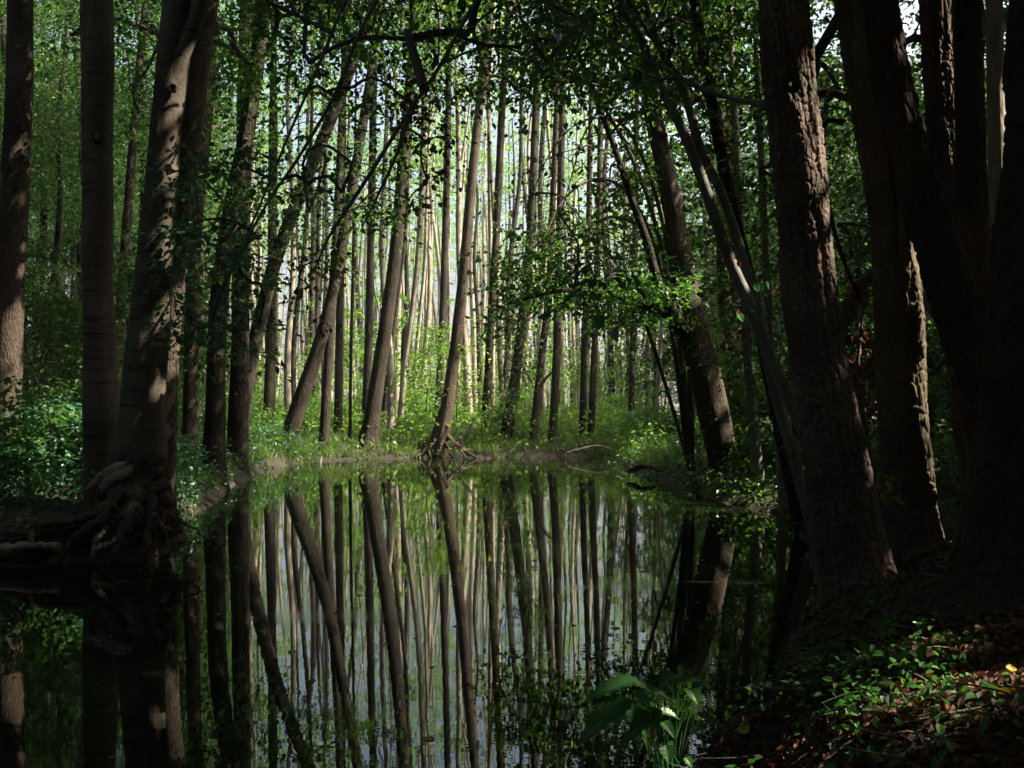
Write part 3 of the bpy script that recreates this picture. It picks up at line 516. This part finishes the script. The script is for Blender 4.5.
crown_part(R5, box_centres(14, 285, 345, 235, 330, 8.3, 8.6), B3[-4:], 'leaf_dead', .13, 9, .045, name='foliage', flat=.9, droop=.9, r_min=.0025)
crown_part(R5, np.vstack([B4[12:34:3] + rng.normal(size=(8, 3)) * .05 - [0, 0, .12], box_centres(9, 560, 640, 255, 300, 6.4, 7)]), B5, 'leaf_cool', .2, 5, .1, name='foliage', r_min=.0025)
# foliage of the brown curving tree and the slanting one
crown_part(L5, np.vstack([box_centres(70, 180, 300, -60, 300, 14.5, 18), ell_centres(40, p5[-1] - [0, 0, 3], (3, 3, 3.4))]), p5[25:], 'leaf_near', .6, 50, .085, flat=.25)
crown_part(L6, np.vstack([box_centres(80, 270, 430, -60, 250, 18, 24), ell_centres(30, p6[-1] - [0, 0, 2], (2.5, 2.5, 3))]), p6[25:], 'leaf_near', .6, 48, .09, flat=.25)
crown_part(C13 if False else C7, box_centres(10, 455, 500, 330, 420, 25.2, 26.4), pc7[8:20], 'leaf_yellow', .45, 34, .1, name='foliage')
# ivy and arch foliage
k = np.clip((rng.random(90) ** .8 * 32).astype(int), 4, 34); k2 = pc13[k] + rng.normal(size=(90, 3)) * np.array([.28, .28, .25]) * (.6 + k[:, None] / 24)
crown_part(C13, k2, pc13[2:36], 'leaf', .32, 34, .085, name='ivy', flat=.8, r_min=.003)
crown_part(R1, np.vstack([la[np.clip((rng.random(80) * 30 + 9).astype(int), 0, 39)] + rng.normal(size=(80, 3)) * np.array([.35, .5, .3]) + [0, 0, .15]]), la, 'leaf_near', .36, 34, .085, name='foliage', flat=.3)
crown_part(R1, box_centres(60, 480, 640, 215, 330, 14, 17), la[15:], 'leaf_near', .4, 34, .085, name='foliage', flat=.3, r_min=.004)
crown_part(R1, box_centres(70, 500, 660, 60, 265, 14, 17.5), lb[6:], 'leaf_dark', .5, 5, .08, name='dead_foliage', flat=.6, droop=.8, r_min=.0055)
crown_part(R1, box_centres(60, 560, 740, -70, 110, 14, 18), lb[12:], 'leaf_near', .55, 34, .1, name='foliage', flat=.4, droop=.6)
crown_part(R1, box_centres(60, 640, 770, 90, 420, 15.5, 19), pr1[10:50], 'leaf_near', .45, 26, .09, name='foliage', flat=.3)
for kk, (S, pp) in enumerate(((R2, pr2), (R3, pr3), (R4, pr4))):
    crown_part(S, pp[(rng.random(16) * 45 + 25).astype(int)] + rng.normal(size=(16, 3)) * .3, pp[15:], 'leaf_cool', .25, 7, .1, name='foliage', flat=.3, r_min=.003)
    crown_part(S, pp[(rng.random(10) * 35 + 12).astype(int)] + rng.normal(size=(10, 3)) * .22, pp[10:], 'leaf_dead', .2, 12, .06, name='dead_leaves', flat=.9, droop=.9, r_min=.0025)
crown_part(R1, box_centres(190, 430, 780, -90, 105, 11, 19), np.vstack([lb[14:], pr1[30:60]]), 'leaf_near', .5, 46, .075, name='foliage', flat=.4, droop=.5)
crown_part(R5, box_centres(150, 300, 770, -90, 70, 8.5, 14), np.vstack([B3[8:], B4[10:]]), 'leaf', .5, 46, .07, name='foliage', flat=.4, droop=.5, r_min=.004)
crown_part(R7, box_centres(380, 745, 1020, -60, 440, 11, 17), pr7[5:60], 'leaf', .6, 50, .085, name='foliage', flat=.5)
crown_part(L4, box_centres(60, 60, 260, -60, 120, 13, 19), p4[20:60], 'leaf_near', .55, 50, .08, name='foliage', flat=.4)
t = thing('arching_shrub', 'multi-stemmed shrub with bare arching stems beside the thick left-leaning tree', 'shrub', (3.0, 17.2, gz(3.0, 17.2)))
stems = []
for s in ([(690, 470, 6), (684, 380, 6), (668, 280, 5), (645, 190, 4.5), (612, 120, 4), (575, 70, 3), (540, 60, 2)], [(688, 470, 5), (676, 360, 5), (655, 250, 4.5), (625, 190, 4), (590, 180, 3), (560, 205, 2), (540, 250, 1.4)],
          [(694, 470, 5), (690, 380, 5), (680, 260, 4.5), (668, 150, 4), (648, 70, 3.4), (610, 10, 2.6), (560, -20, 2)], [(690, 470, 4), (670, 400, 4), (640, 310, 3.5), (606, 250, 3), (570, 235, 2.4), (535, 255, 1.6)], [(692, 470, 4), (680, 350, 4), (662, 220, 4), (628, 130, 3.4), (585, 120, 2.4), (552, 150, 1.6), (530, 200, 1.2)]):
    stems.append(limb(t, [(a, b2, c, 17 - .3 * i) for i, (a, b2, c) in enumerate(s)], 17, 'twig', 'stem', 7))
crown_part(t, box_centres(80, 505, 690, 50, 300, 14.5, 17), np.vstack([s[10:] for s in stems]), 'leaf_dark', .5, 6, .085, name='sparse_foliage', flat=.6, droop=.6, r_min=.0045)
t = thing('dead_branch', 'twiggy branch of brown withered leaves hanging between the two biggest right trunks', 'branch', P(884, 520, 7.8))
bb = limb(t, [(884, 520, 4), (868, 440, 4), (858, 380, 3.5), (862, 320, 3), (868, 280, 2)], 7.8, 'twig', 'stem', 6)
crown_part(t, box_centres(34, 845, 880, 285, 410, 7.6, 8.1), bb, 'leaf_dead', .13, 10, .05, name='withered_leaves', flat=.9, droop=.9, r_min=.002)
t = thing('seedling', 'small pale-stemmed seedling with bright leaves at the foot of the olive-brown tree', 'plant', P(888, 508, 6.6))
bb = limb(t, [(888, 508, 2.6), (876, 485, 2.4), (864, 468, 2), (872, 455, 1.4), (884, 440, 1)], 6.6, 'deadwood', 'stem', 6)
crown_part(t, np.vstack([P(878, 492, 6.55), P(890, 496, 6.55), P(870, 482, 6.55), P(884, 478, 6.6)]), bb, 'leaf_yellow', .09, 6, .06, name='leaves', r_min=.0015)

# ------------------------------------------------------------------ left bank: root mass, stub, log
base = np.array(L3.location)
def root(pts, d=9.55, mat='root', name='root', par=L3):
    p, r = px_path(pts, d); q = spline(np.hstack([p, r[:, None]]), 26); q[1:-1, :3] += (rng.random((24, 3)) - .5) * .03; q[:, 3] *= .75 + .5 * rng.random(26); mb = MB(); tube(mb, q[:, :3], q[:, 3], 12, 0, 1.2)
    return link(name, mb.mesh(name, [M[mat]], par.location), par)
pp, r_ = px_path([(180, 532, 14, 9.5), (164, 524, 34, 9.45), (138, 514, 62, 9.4), (104, 524, 52, 9.3), (60, 534, 40, 9.2), (10, 538, 34, 9.15), (-60, 540, 26, 9.1)], 9.4); mb = MB(); trunk(mb, pp, r_, 120, .014, 0, 0, .035, .08, 13, .5); link('root_mass', mb.mesh('root_mass', [M['root']], L3.location), L3)
for s in ([(132, 470, 26, 9.5), (118, 494, 20, 9.25), (100, 512, 14, 9.1), (76, 520, 9, 9.0), (40, 526, 6, 8.95)], [(146, 470, 24, 9.5), (158, 492, 18, 9.3), (170, 512, 12, 9.25), (180, 532, 8, 9.2)], [(138, 480, 22, 9.35), (134, 510, 16, 9.1), (122, 535, 11, 9.0), (116, 562, 8, 9.0)],
          [(152, 490, 14, 9.3), (152, 520, 10, 9.15), (146, 545, 7, 9.1), (148, 566, 5, 9.1)], [(116, 505, 12, 9.1), (92, 525, 9, 9.0), (70, 545, 6, 8.95), (58, 562, 4, 8.95)]): root(s)
for s in ([(112, 518, 6, 9.15), (100, 535, 7, 9.05), (93, 552, 5, 9)], [(128, 530, 4, 9.05), (114, 542, 5, 9), (98, 548, 4, 8.95), (94, 558, 3, 8.95)]): root(s, mat='deadwood')
mb = MB()
for k in range(2):
    a = P(130, 464 + 6 * k, 9.36 - .05 * k); e = P(85 + 9 * k, 491 + 6 * k, 9.2 - .03 * k); q = spline([a, (a + e) / 2 + [0, 0, .035], e], 18); q += (rng.random((18, 3)) - .5) * .014; tube(mb, q, np.concatenate([np.linspace(.075, .05, 13), [.046, .042, .034, .024, .01]]), 12, 0, 1.3)
link('broken_stub', mb.mesh('broken_stub', [M['deadwood']], L3.location), L3)
pp, r_ = px_path([(116, 575, 100), (120, 545, 88), (127, 515, 74), (135, 485, 58), (140, 455, 40)], 9.5); mb = MB(); trunk(mb, pp, r_, 150, .012, 0, .35, .03, .07, 11, .42, .25); link('stump', mb.mesh('stump', [M['root']], L3.location), L3)
for k in range(6):
    x = 100 + 80 * rng.random(); y0 = 470 + 30 * rng.random(); root([(x + (138 - x) * .5, y0 - 8, 5, 9.4), (x + 3 * rng.normal(), y0 + 15, 3.4 + 2 * rng.random(), 9.2), (x + 12 * rng.normal(), y0 + 38, 2.4, 9.1), (x + 18 * rng.normal(), y0 + 60, 1.2, 9.05)], mat='root' if k % 4 else 'twig')
t = thing('fallen_log', 'pale barkless log with a forked branch lying at the water by the left bank', 'log', P(20, 552, 8.8))
root([(-40, 556, 10, 8.8), (-10, 552, 10, 8.8), (15, 548, 9, 8.8), (40, 545, 8, 8.8), (60, 546, 9, 8.8)], mat='deadwood', name='log', par=t)
root([(34, 545, 7, 8.8), (31, 534, 6, 8.8), (26, 525, 5, 8.8), (16, 518, 3, 8.8)], mat='deadwood', name='branch', par=t)
for k, (lab, s) in enumerate((('crooked pale driftwood branch on the far bank right of the ivy-wrapped tree', [(566, 453, 1.5), (584, 448, 2.2), (600, 446, 2.2), (612, 449, 1.6), (622, 454, 1)]), ('pair of thin sticks leaning out of the far bank below the thin sapling', [(302, 450, 2.5), (314, 446, 2.5), (328, 438, 2)]),
                              ('thin dead stick slanting up right from the foot of the sunlit leaning tree', [(452, 448, 3), (466, 432, 3), (476, 418, 2)]), ('dark half-sunken branch at the water edge of the right bank', [(628, 472, 4), (645, 466, 5), (662, 470, 4), (690, 474, 3)]))):
    d = 25 if k < 3 else 19; p, r = px_path(s, d); t = thing('fallen_branch', lab, 'branch', p[0]); root(s, d, 'deadwood' if k < 3 else 'root', 'stick', t)
for s in ([(442, 432, 4, 25.8), (433, 443, 3, 25.5), (424, 451, 2, 25.4), (414, 458, 2, 25.3)], [(443, 432, 4, 25.8), (441, 445, 3, 25.5), (437, 456, 3, 25.4)], [(444, 432, 4, 25.8), (454, 442, 2.6, 25.5), (466, 451, 2, 25.4), (477, 458, 2, 25.3)], [(442, 435, 3, 25.8), (430, 448, 2, 25.45), (431, 458, 2, 25.4)], [(444, 435, 3, 25.8), (448, 448, 2, 25.45), (452, 458, 2, 25.35)]): root(s, 25.55, 'bark_rough', 'root', C7)
for k in range(7):
    x = 262 + 360 * rng.random(); y0 = 451 + 3 * rng.random(); dd = 24.9; root([(x, y0 - 3, 2.5, dd + .4), (x + 4 * rng.normal(), y0, 2, dd + .1), (x + 9 * rng.normal(), y0 + 7, 1.2, dd)], dd, 'root', 'exposed_root', C7 if 380 < x < 500 else C13)
# knots on the smooth trees
def knot(par, px, py, d, rr, mat):
    c = P(px, py, d); th = np.linspace(0, 2 * np.pi, 14); p = c + np.stack([np.cos(th) * rr, 0 * th, np.sin(th) * rr * 1.2], -1); mb = MB(); tube(mb, p, np.full(14, rr * .42), 8, 0, .6, False)
    a = np.linspace(0, 2 * np.pi, 12, endpoint=False); mb.add(np.vstack([c + [0, -.012, 0], c + np.stack([np.cos(a) * rr * .8, 0 * a + .004, np.sin(a) * rr], -1)]), np.stack([np.zeros(12, int), 1 + np.arange(12), 1 + (np.arange(12) + 1) % 12], -1), 1)
    link('knot', mb.mesh('knot', [M['root'], M[mat]], par.location), par)
knot(L2, 97, 136, 10.4 - .165, .045, 'deadwood'); knot(L3, 173, 88, 9.7 - .15, .035, 'bark_smooth'); knot(L3, 168, 168, 9.7 - .155, .03, 'bark_smooth')

# ------------------------------------------------------------------ ground cover, grass, litter
def scatter(n, px0, px1, y0, y1, dmin=.05, dmax=99):
    y = np.sqrt(y0 ** 2 + (y1 ** 2 - y0 ** 2) * rng.random(n)); x = (px0 + (px1 - px0) * rng.random(n) - 512) / F * y; s = shore(x, y); k = (s > dmin) & (s < dmax); x, y = x[k], y[k]
    return np.stack([x, y, height(x, y)], -1)
def cover(name, label, c, per, size, leafm, h, rad, cat='ground cover', **kw):
    mb = MB(); k = rng.random(len(c)); c = c + np.stack([0 * k, 0 * k, .03 + h * k * k], -1)
    spray_leaves(mb, c, rad, per, size, 0, **kw); return tag(link(name, mb.mesh(name, [M[leafm]])), label, cat, kind='stuff')
cover('undergrowth', 'bluish-green leafy undergrowth covering the left bank', np.vstack([scatter(2400, -60, 330, 9.4, 24), scatter(1500, 60, 340, 9.2, 25, .08, .8)]), 11, .072, 'leaf_cool', .5, .2, flat=.7)
cover('undergrowth', 'bright green leafy undergrowth beneath the far trees', np.vstack([scatter(4200, 225, 660, 25.6, 60), scatter(700, 240, 660, 22, 27.5, .2, .9)]), 8, .125, 'leaf_far', .8, .32, flat=.8)
cover('undergrowth', 'green leafy undergrowth deep behind the left bank', scatter(2400, -60, 260, 22, 55), 11, .11, 'leaf_far', 1.0, .35, flat=.8)
cover('undergrowth', 'shaded leafy undergrowth along the right bank', np.vstack([scatter(2200, 600, 1000, 8, 34), scatter(1300, 590, 800, 11, 26, -.1, .8)]), 10, .07, 'leaf_near', .45, .22, flat=.7)
def grass(name, label, c, per, h, w0):
    mb = MB(); n = len(c) * per; b = np.repeat(c, per, 0) + rng.normal(size=(n, 3)) * [.09, .09, 0]; hh = h * (.4 + .8 * rng.random(n))[:, None]; d = norm(rng.normal(size=(n, 3)) * [.45, .45, 0] + [0, 0, 1.]); s = norm(np.cross(d, rng.normal(size=(n, 3)))) * w0
    bend = rng.normal(size=(n, 3)) * [.25, .25, 0] * hh; V = np.stack([b - s, b + s, b + d * hh * .55 + s * .8, b + d * hh * .55 - s * .8, b + d * hh * .95 + bend], 1).reshape(-1, 3); i = np.arange(n)[:, None] * 5
    mb.add(V, i + np.array([[0, 1, 2, 3]]), 0, False); mb.F.append((i + np.array([[3, 2, 4]]) + mb.n - len(V), 0, False)); return tag(link(name, mb.mesh(name, [M['grass']])), label, 'grass', kind='stuff')
grass('grass', 'fresh green grass along the top of the far bank', np.vstack([scatter(1300, 250, 640, 25.3, 34, .3), scatter(1900, 240, 660, 20, 27.5, .02, .7), scatter(900, 225, 350, 18, 26, .1, .8)]), 10, .32, .009)
grass('grass', 'thin grass tufts on the left bank by the water', scatter(1300, 100, 340, 9.3, 25, .1, 1.0), 10, .3, .004)
def litter(name, label, c, size, leafm, curl=.5, lift=.012):
    n = len(c); mb = MB(); d = norm(rng.normal(size=(n, 3)) * [1, 1, .25]); leaves(mb, c + [0, 0, lift], d, norm(rng.normal(size=(n, 3)) * curl * .6 + [0, 0, 1.]), size * (.5 + rng.random(n)), .3 + .35 * rng.random(n), 0, curl); return tag(link(name, mb.mesh(name, [M[leafm]])), label, 'leaf litter', kind='stuff')
litter('leaf_litter', 'brown and orange fallen leaves on the near right bank', scatter(5200, 640, 1100, 2.2, 8, -.02), .042, 'litter', .6)
litter('leaf_litter', 'matted small brown leaf pieces on the near right bank', scatter(7000, 690, 1120, 2.1, 4.6, 0), .026, 'litter', .9, .006)
litter('leaf_litter', 'fallen leaves over the farther right bank', scatter(3800, 620, 1060, 8, 24, -.05), .07, 'litter', .5)
litter('leaf_litter', 'fallen leaves on the left bank between the plants', scatter(900, -60, 260, 9.2, 18, .2), .07, 'litter', .5)
g = scatter(2600, 700, 1100, 2.3, 6.5, .05); px = 512 + g[:, 0] / g[:, 1] * F; py = 400 + (CAM_H - g[:, 2]) / g[:, 1] * F
g = g[rng.random(len(g)) < np.exp(-((px - 880) / 85) ** 2 - ((py - 695) / 48) ** 2) + .05]
cover('ground_herbs', 'small bright green herbs spreading over the near right bank', g, 6, .03, 'herb', .07, .07, flat=.35)
g = scatter(900, 640, 1060, 2.3, 8, .02)[:260]; mb = MB()
for q in g:
    a = rng.random() * 6.28; L = .06 + .25 * rng.random() ** 2; v = np.array([math.cos(a), math.sin(a), .1 * rng.normal()]); tube(mb, spline([q + [0, 0, .012], q + v * L * .5 + [rng.normal() * .02, rng.normal() * .02, .02], q + v * L + [0, 0, .012]], 5), np.linspace(.003, .0015, 5), 5, cap=False)
tag(link('twig_litter', mb.mesh('twig_litter', [M['deadwood']])), 'dry twigs lying among the leaf litter of the right bank', 'twigs', kind='stuff')

# ------------------------------------------------------------------ near things
def single_leaf(name, label, px, py, size, mat, cat='leaf', d=None, ang=0., z=None):
    if d is None:
        d = 2.2
        while d < 12:
            q = P(px, py, d)
            if q[2] <= max(0, gz(q[0], q[1])) + .015: break
            d += .02
    q = P(px, py, d); o_m = MB(); n = 7; u = np.linspace(0, 1, n); wv = np.sin(np.pi * u ** .8) * .36 + .01; V = []; 
    for i in range(n):
        for s in (-1, -.5, 0, .5, 1): V.append(((u[i] - .5) * size, s * wv[i] * size * (1 + .12 * (i % 2)), abs(s) ** 1.5 * .12 * size + .1 * size * (u[i] - .5) ** 2 * 2))
    i = np.arange(n - 1)[:, None] * 5; j = np.arange(4)[None]; o_m.add(np.array(V), np.stack([i + j, i + j + 1, i + j + 6, i + j + 5], -1).reshape(-1, 4))
    o = link(name, o_m.mesh(name, [M[mat]])); o.location = q + [0, 0, .015]; o.rotation_euler = (.25 * rng.normal() if z is None else 0, -.3 if z is None else 0, ang); return tag(o, label, cat)
single_leaf('fallen_leaf', 'yellow fallen leaf on the soil beside the broad-leaved plant', 744, 735, .065, 'yellow', ang=.4)
single_leaf('fallen_leaf', 'yellow fallen leaf on the mossy slope near the right edge', 1011, 674, .04, 'yellow', ang=1.2)
single_leaf('fallen_leaf', 'pale yellowish fallen leaf lying on the long red-brown twig', 1006, 698, .05, 'yellow', ang=-.5)
p, r = px_path([(948, 650, 2, 2.9), (975, 670, 2.2, 2.8), (1000, 690, 2.4, 2.7), (1030, 715, 2.6, 2.6)], 2.8)
for i in range(len(p)): p[i, 2] = gz(p[i, 0], p[i, 1]) + .05
t = thing('fallen_twig', 'long red-brown twig lying across the leaf litter near the right edge', 'twig', p[0]); mb = MB(); q = spline(np.hstack([p, r[:, None]]), 16); tube(mb, q[:, :3], q[:, 3], 8, 0, .3); link('twig', mb.mesh('twig', [M['bark_rough']], t.location), t)

# broad-leaved plant hanging over the water
pb = np.array([.56, 3.42, gz(.56, 3.42)])
t = thing('broadleaf_plant', 'broad-leaved green plant leaning over the water at the bottom of the picture', 'plant', pb)
def blade(mb, a, b, width, up=(0, -.35, 1), droop=.24, lobes=.2):
    a, b = np.asarray(a), np.asarray(b); L = np.linalg.norm(b - a); d = (b - a) / L; s = norm(np.cross(d, up)); nn = np.cross(s, d); n = 15; u = np.linspace(0, 1, n); prof = np.sin(np.pi * np.clip(u, 0, 1) ** .62) ** .85 * (1 + lobes * np.cos(np.arange(n) * np.pi)) + .015
    S = np.linspace(-1, 1, 9); V = a + d * (u[:, None, None] * L) + s * (S[None, :, None] * prof[:, None, None] * width / 2) + nn * ((np.abs(S)[None, :, None] * .22 * prof[:, None, None] * width) - (u[:, None, None] ** 2) * droop * L + (.012 * L * np.sin(u * 26)[:, None, None] * np.abs(S)[None, :, None]))
    i = np.arange(n - 1)[:, None] * 9; j = np.arange(8)[None]; mb.add(V, np.stack([i + j, i + j + 1, i + j + 10, i + j + 9], -1).reshape(-1, 4))
BL = [((638, 681, 3.35), (574, 692, 3.3), .09), ((632, 700, 3.3), (563, 742, 3.2), .12), ((628, 683, 3.45), (668, 690, 3.5), .07), ((634, 690, 3.3), (655, 712, 3.25), .06), ((612, 684, 3.4), (606, 704, 3.35), .08), ((632, 704, 3.35), (634, 728, 3.3), .06), ((618, 712, 3.4), (612, 738, 3.35), .05),
      ((660, 712, 3.5), (684, 716, 3.5), .05), ((662, 722, 3.45), (678, 738, 3.4), .05), ((676, 684, 3.6), (706, 674, 3.65), .06), ((672, 672, 3.6), (656, 690, 3.55), .06), ((690, 690, 3.6), (700, 704, 3.55), .07), ((666, 745, 3.35), (670, 765, 3.3), .06), ((680, 668, 3.6), (694, 672, 3.65), .06)]
BL += [((a[0] + 14 * math.sin(i * 2.1) + 18, a[1] + 12 * math.cos(i * 1.7) + 12, a[2] + .08), (b2[0] + 22 * math.sin(i * 1.3) + 22, b2[1] + 14 * math.cos(i * 2.3) + 14, b2[2] + .1), wd * .7) for i, (a, b2, wd) in enumerate(BL)]
for (a, b2, wd) in BL:
    b2 = tuple(np.array(a) + (np.array(b2) - np.array(a)) * .85); wd *= .85
    A = P(*a); B = P(*b2); mb = MB(); blade(mb, A, B, wd); link('leaf', mb.mesh('leaf', [M['big_leaf']], pb), t)
    mb = MB(); foot = pb + [rng.normal() * .03, rng.normal() * .03, -.02]; mid = (A + foot) / 2 + [(A[0] - foot[0]) * -.15, 0, .05]; tube(mb, spline([foot, mid, A], 14), np.linspace(.0026, .0016, 14), 7); link('stem', mb.mesh('stem', [M['big_leaf']], pb), t)

# floating leaves and specks
for k in range(70):
    y = 4.3 + 13 * rng.random(); x = (260 + 480 * rng.random() - 512) / F * y
    if shore(np.array([x]), np.array([y]))[0] > -.25: continue
    o = single_leaf('floating_leaf', 'small fallen leaf floating flat on the dark water', 0, 0, .03 + .04 * rng.random(), 'litter' if k % 3 else 'leaf_yellow', d=y, ang=rng.random() * 6, z=0); o.scale.z = .3; o.location = (x, y, .001); o['group'] = 'leaves floating on the pond'
c = scatter(3000, -20, 800, 4, 25, -99, -.1); c[:, 2] = .004; k = fbm(np.stack([c[:, 0] * .5, c[:, 1] * .5, 0 * c[:, 0]], -1), 2) > .5; c = c[k]; mb = MB(); n = len(c)
leaves(mb, c, norm(rng.normal(size=(n, 3)) * [1, 1, 0]), np.tile([0, 0, 1.], (n, 1)), .012 + .03 * rng.random(n) ** 3, .6, 0, .01)
tag(link('duckweed', mb.mesh('duckweed', [M['leaf_cool']])), 'scattered floating specks of duckweed and seed fluff on the pond', 'duckweed', kind='stuff')
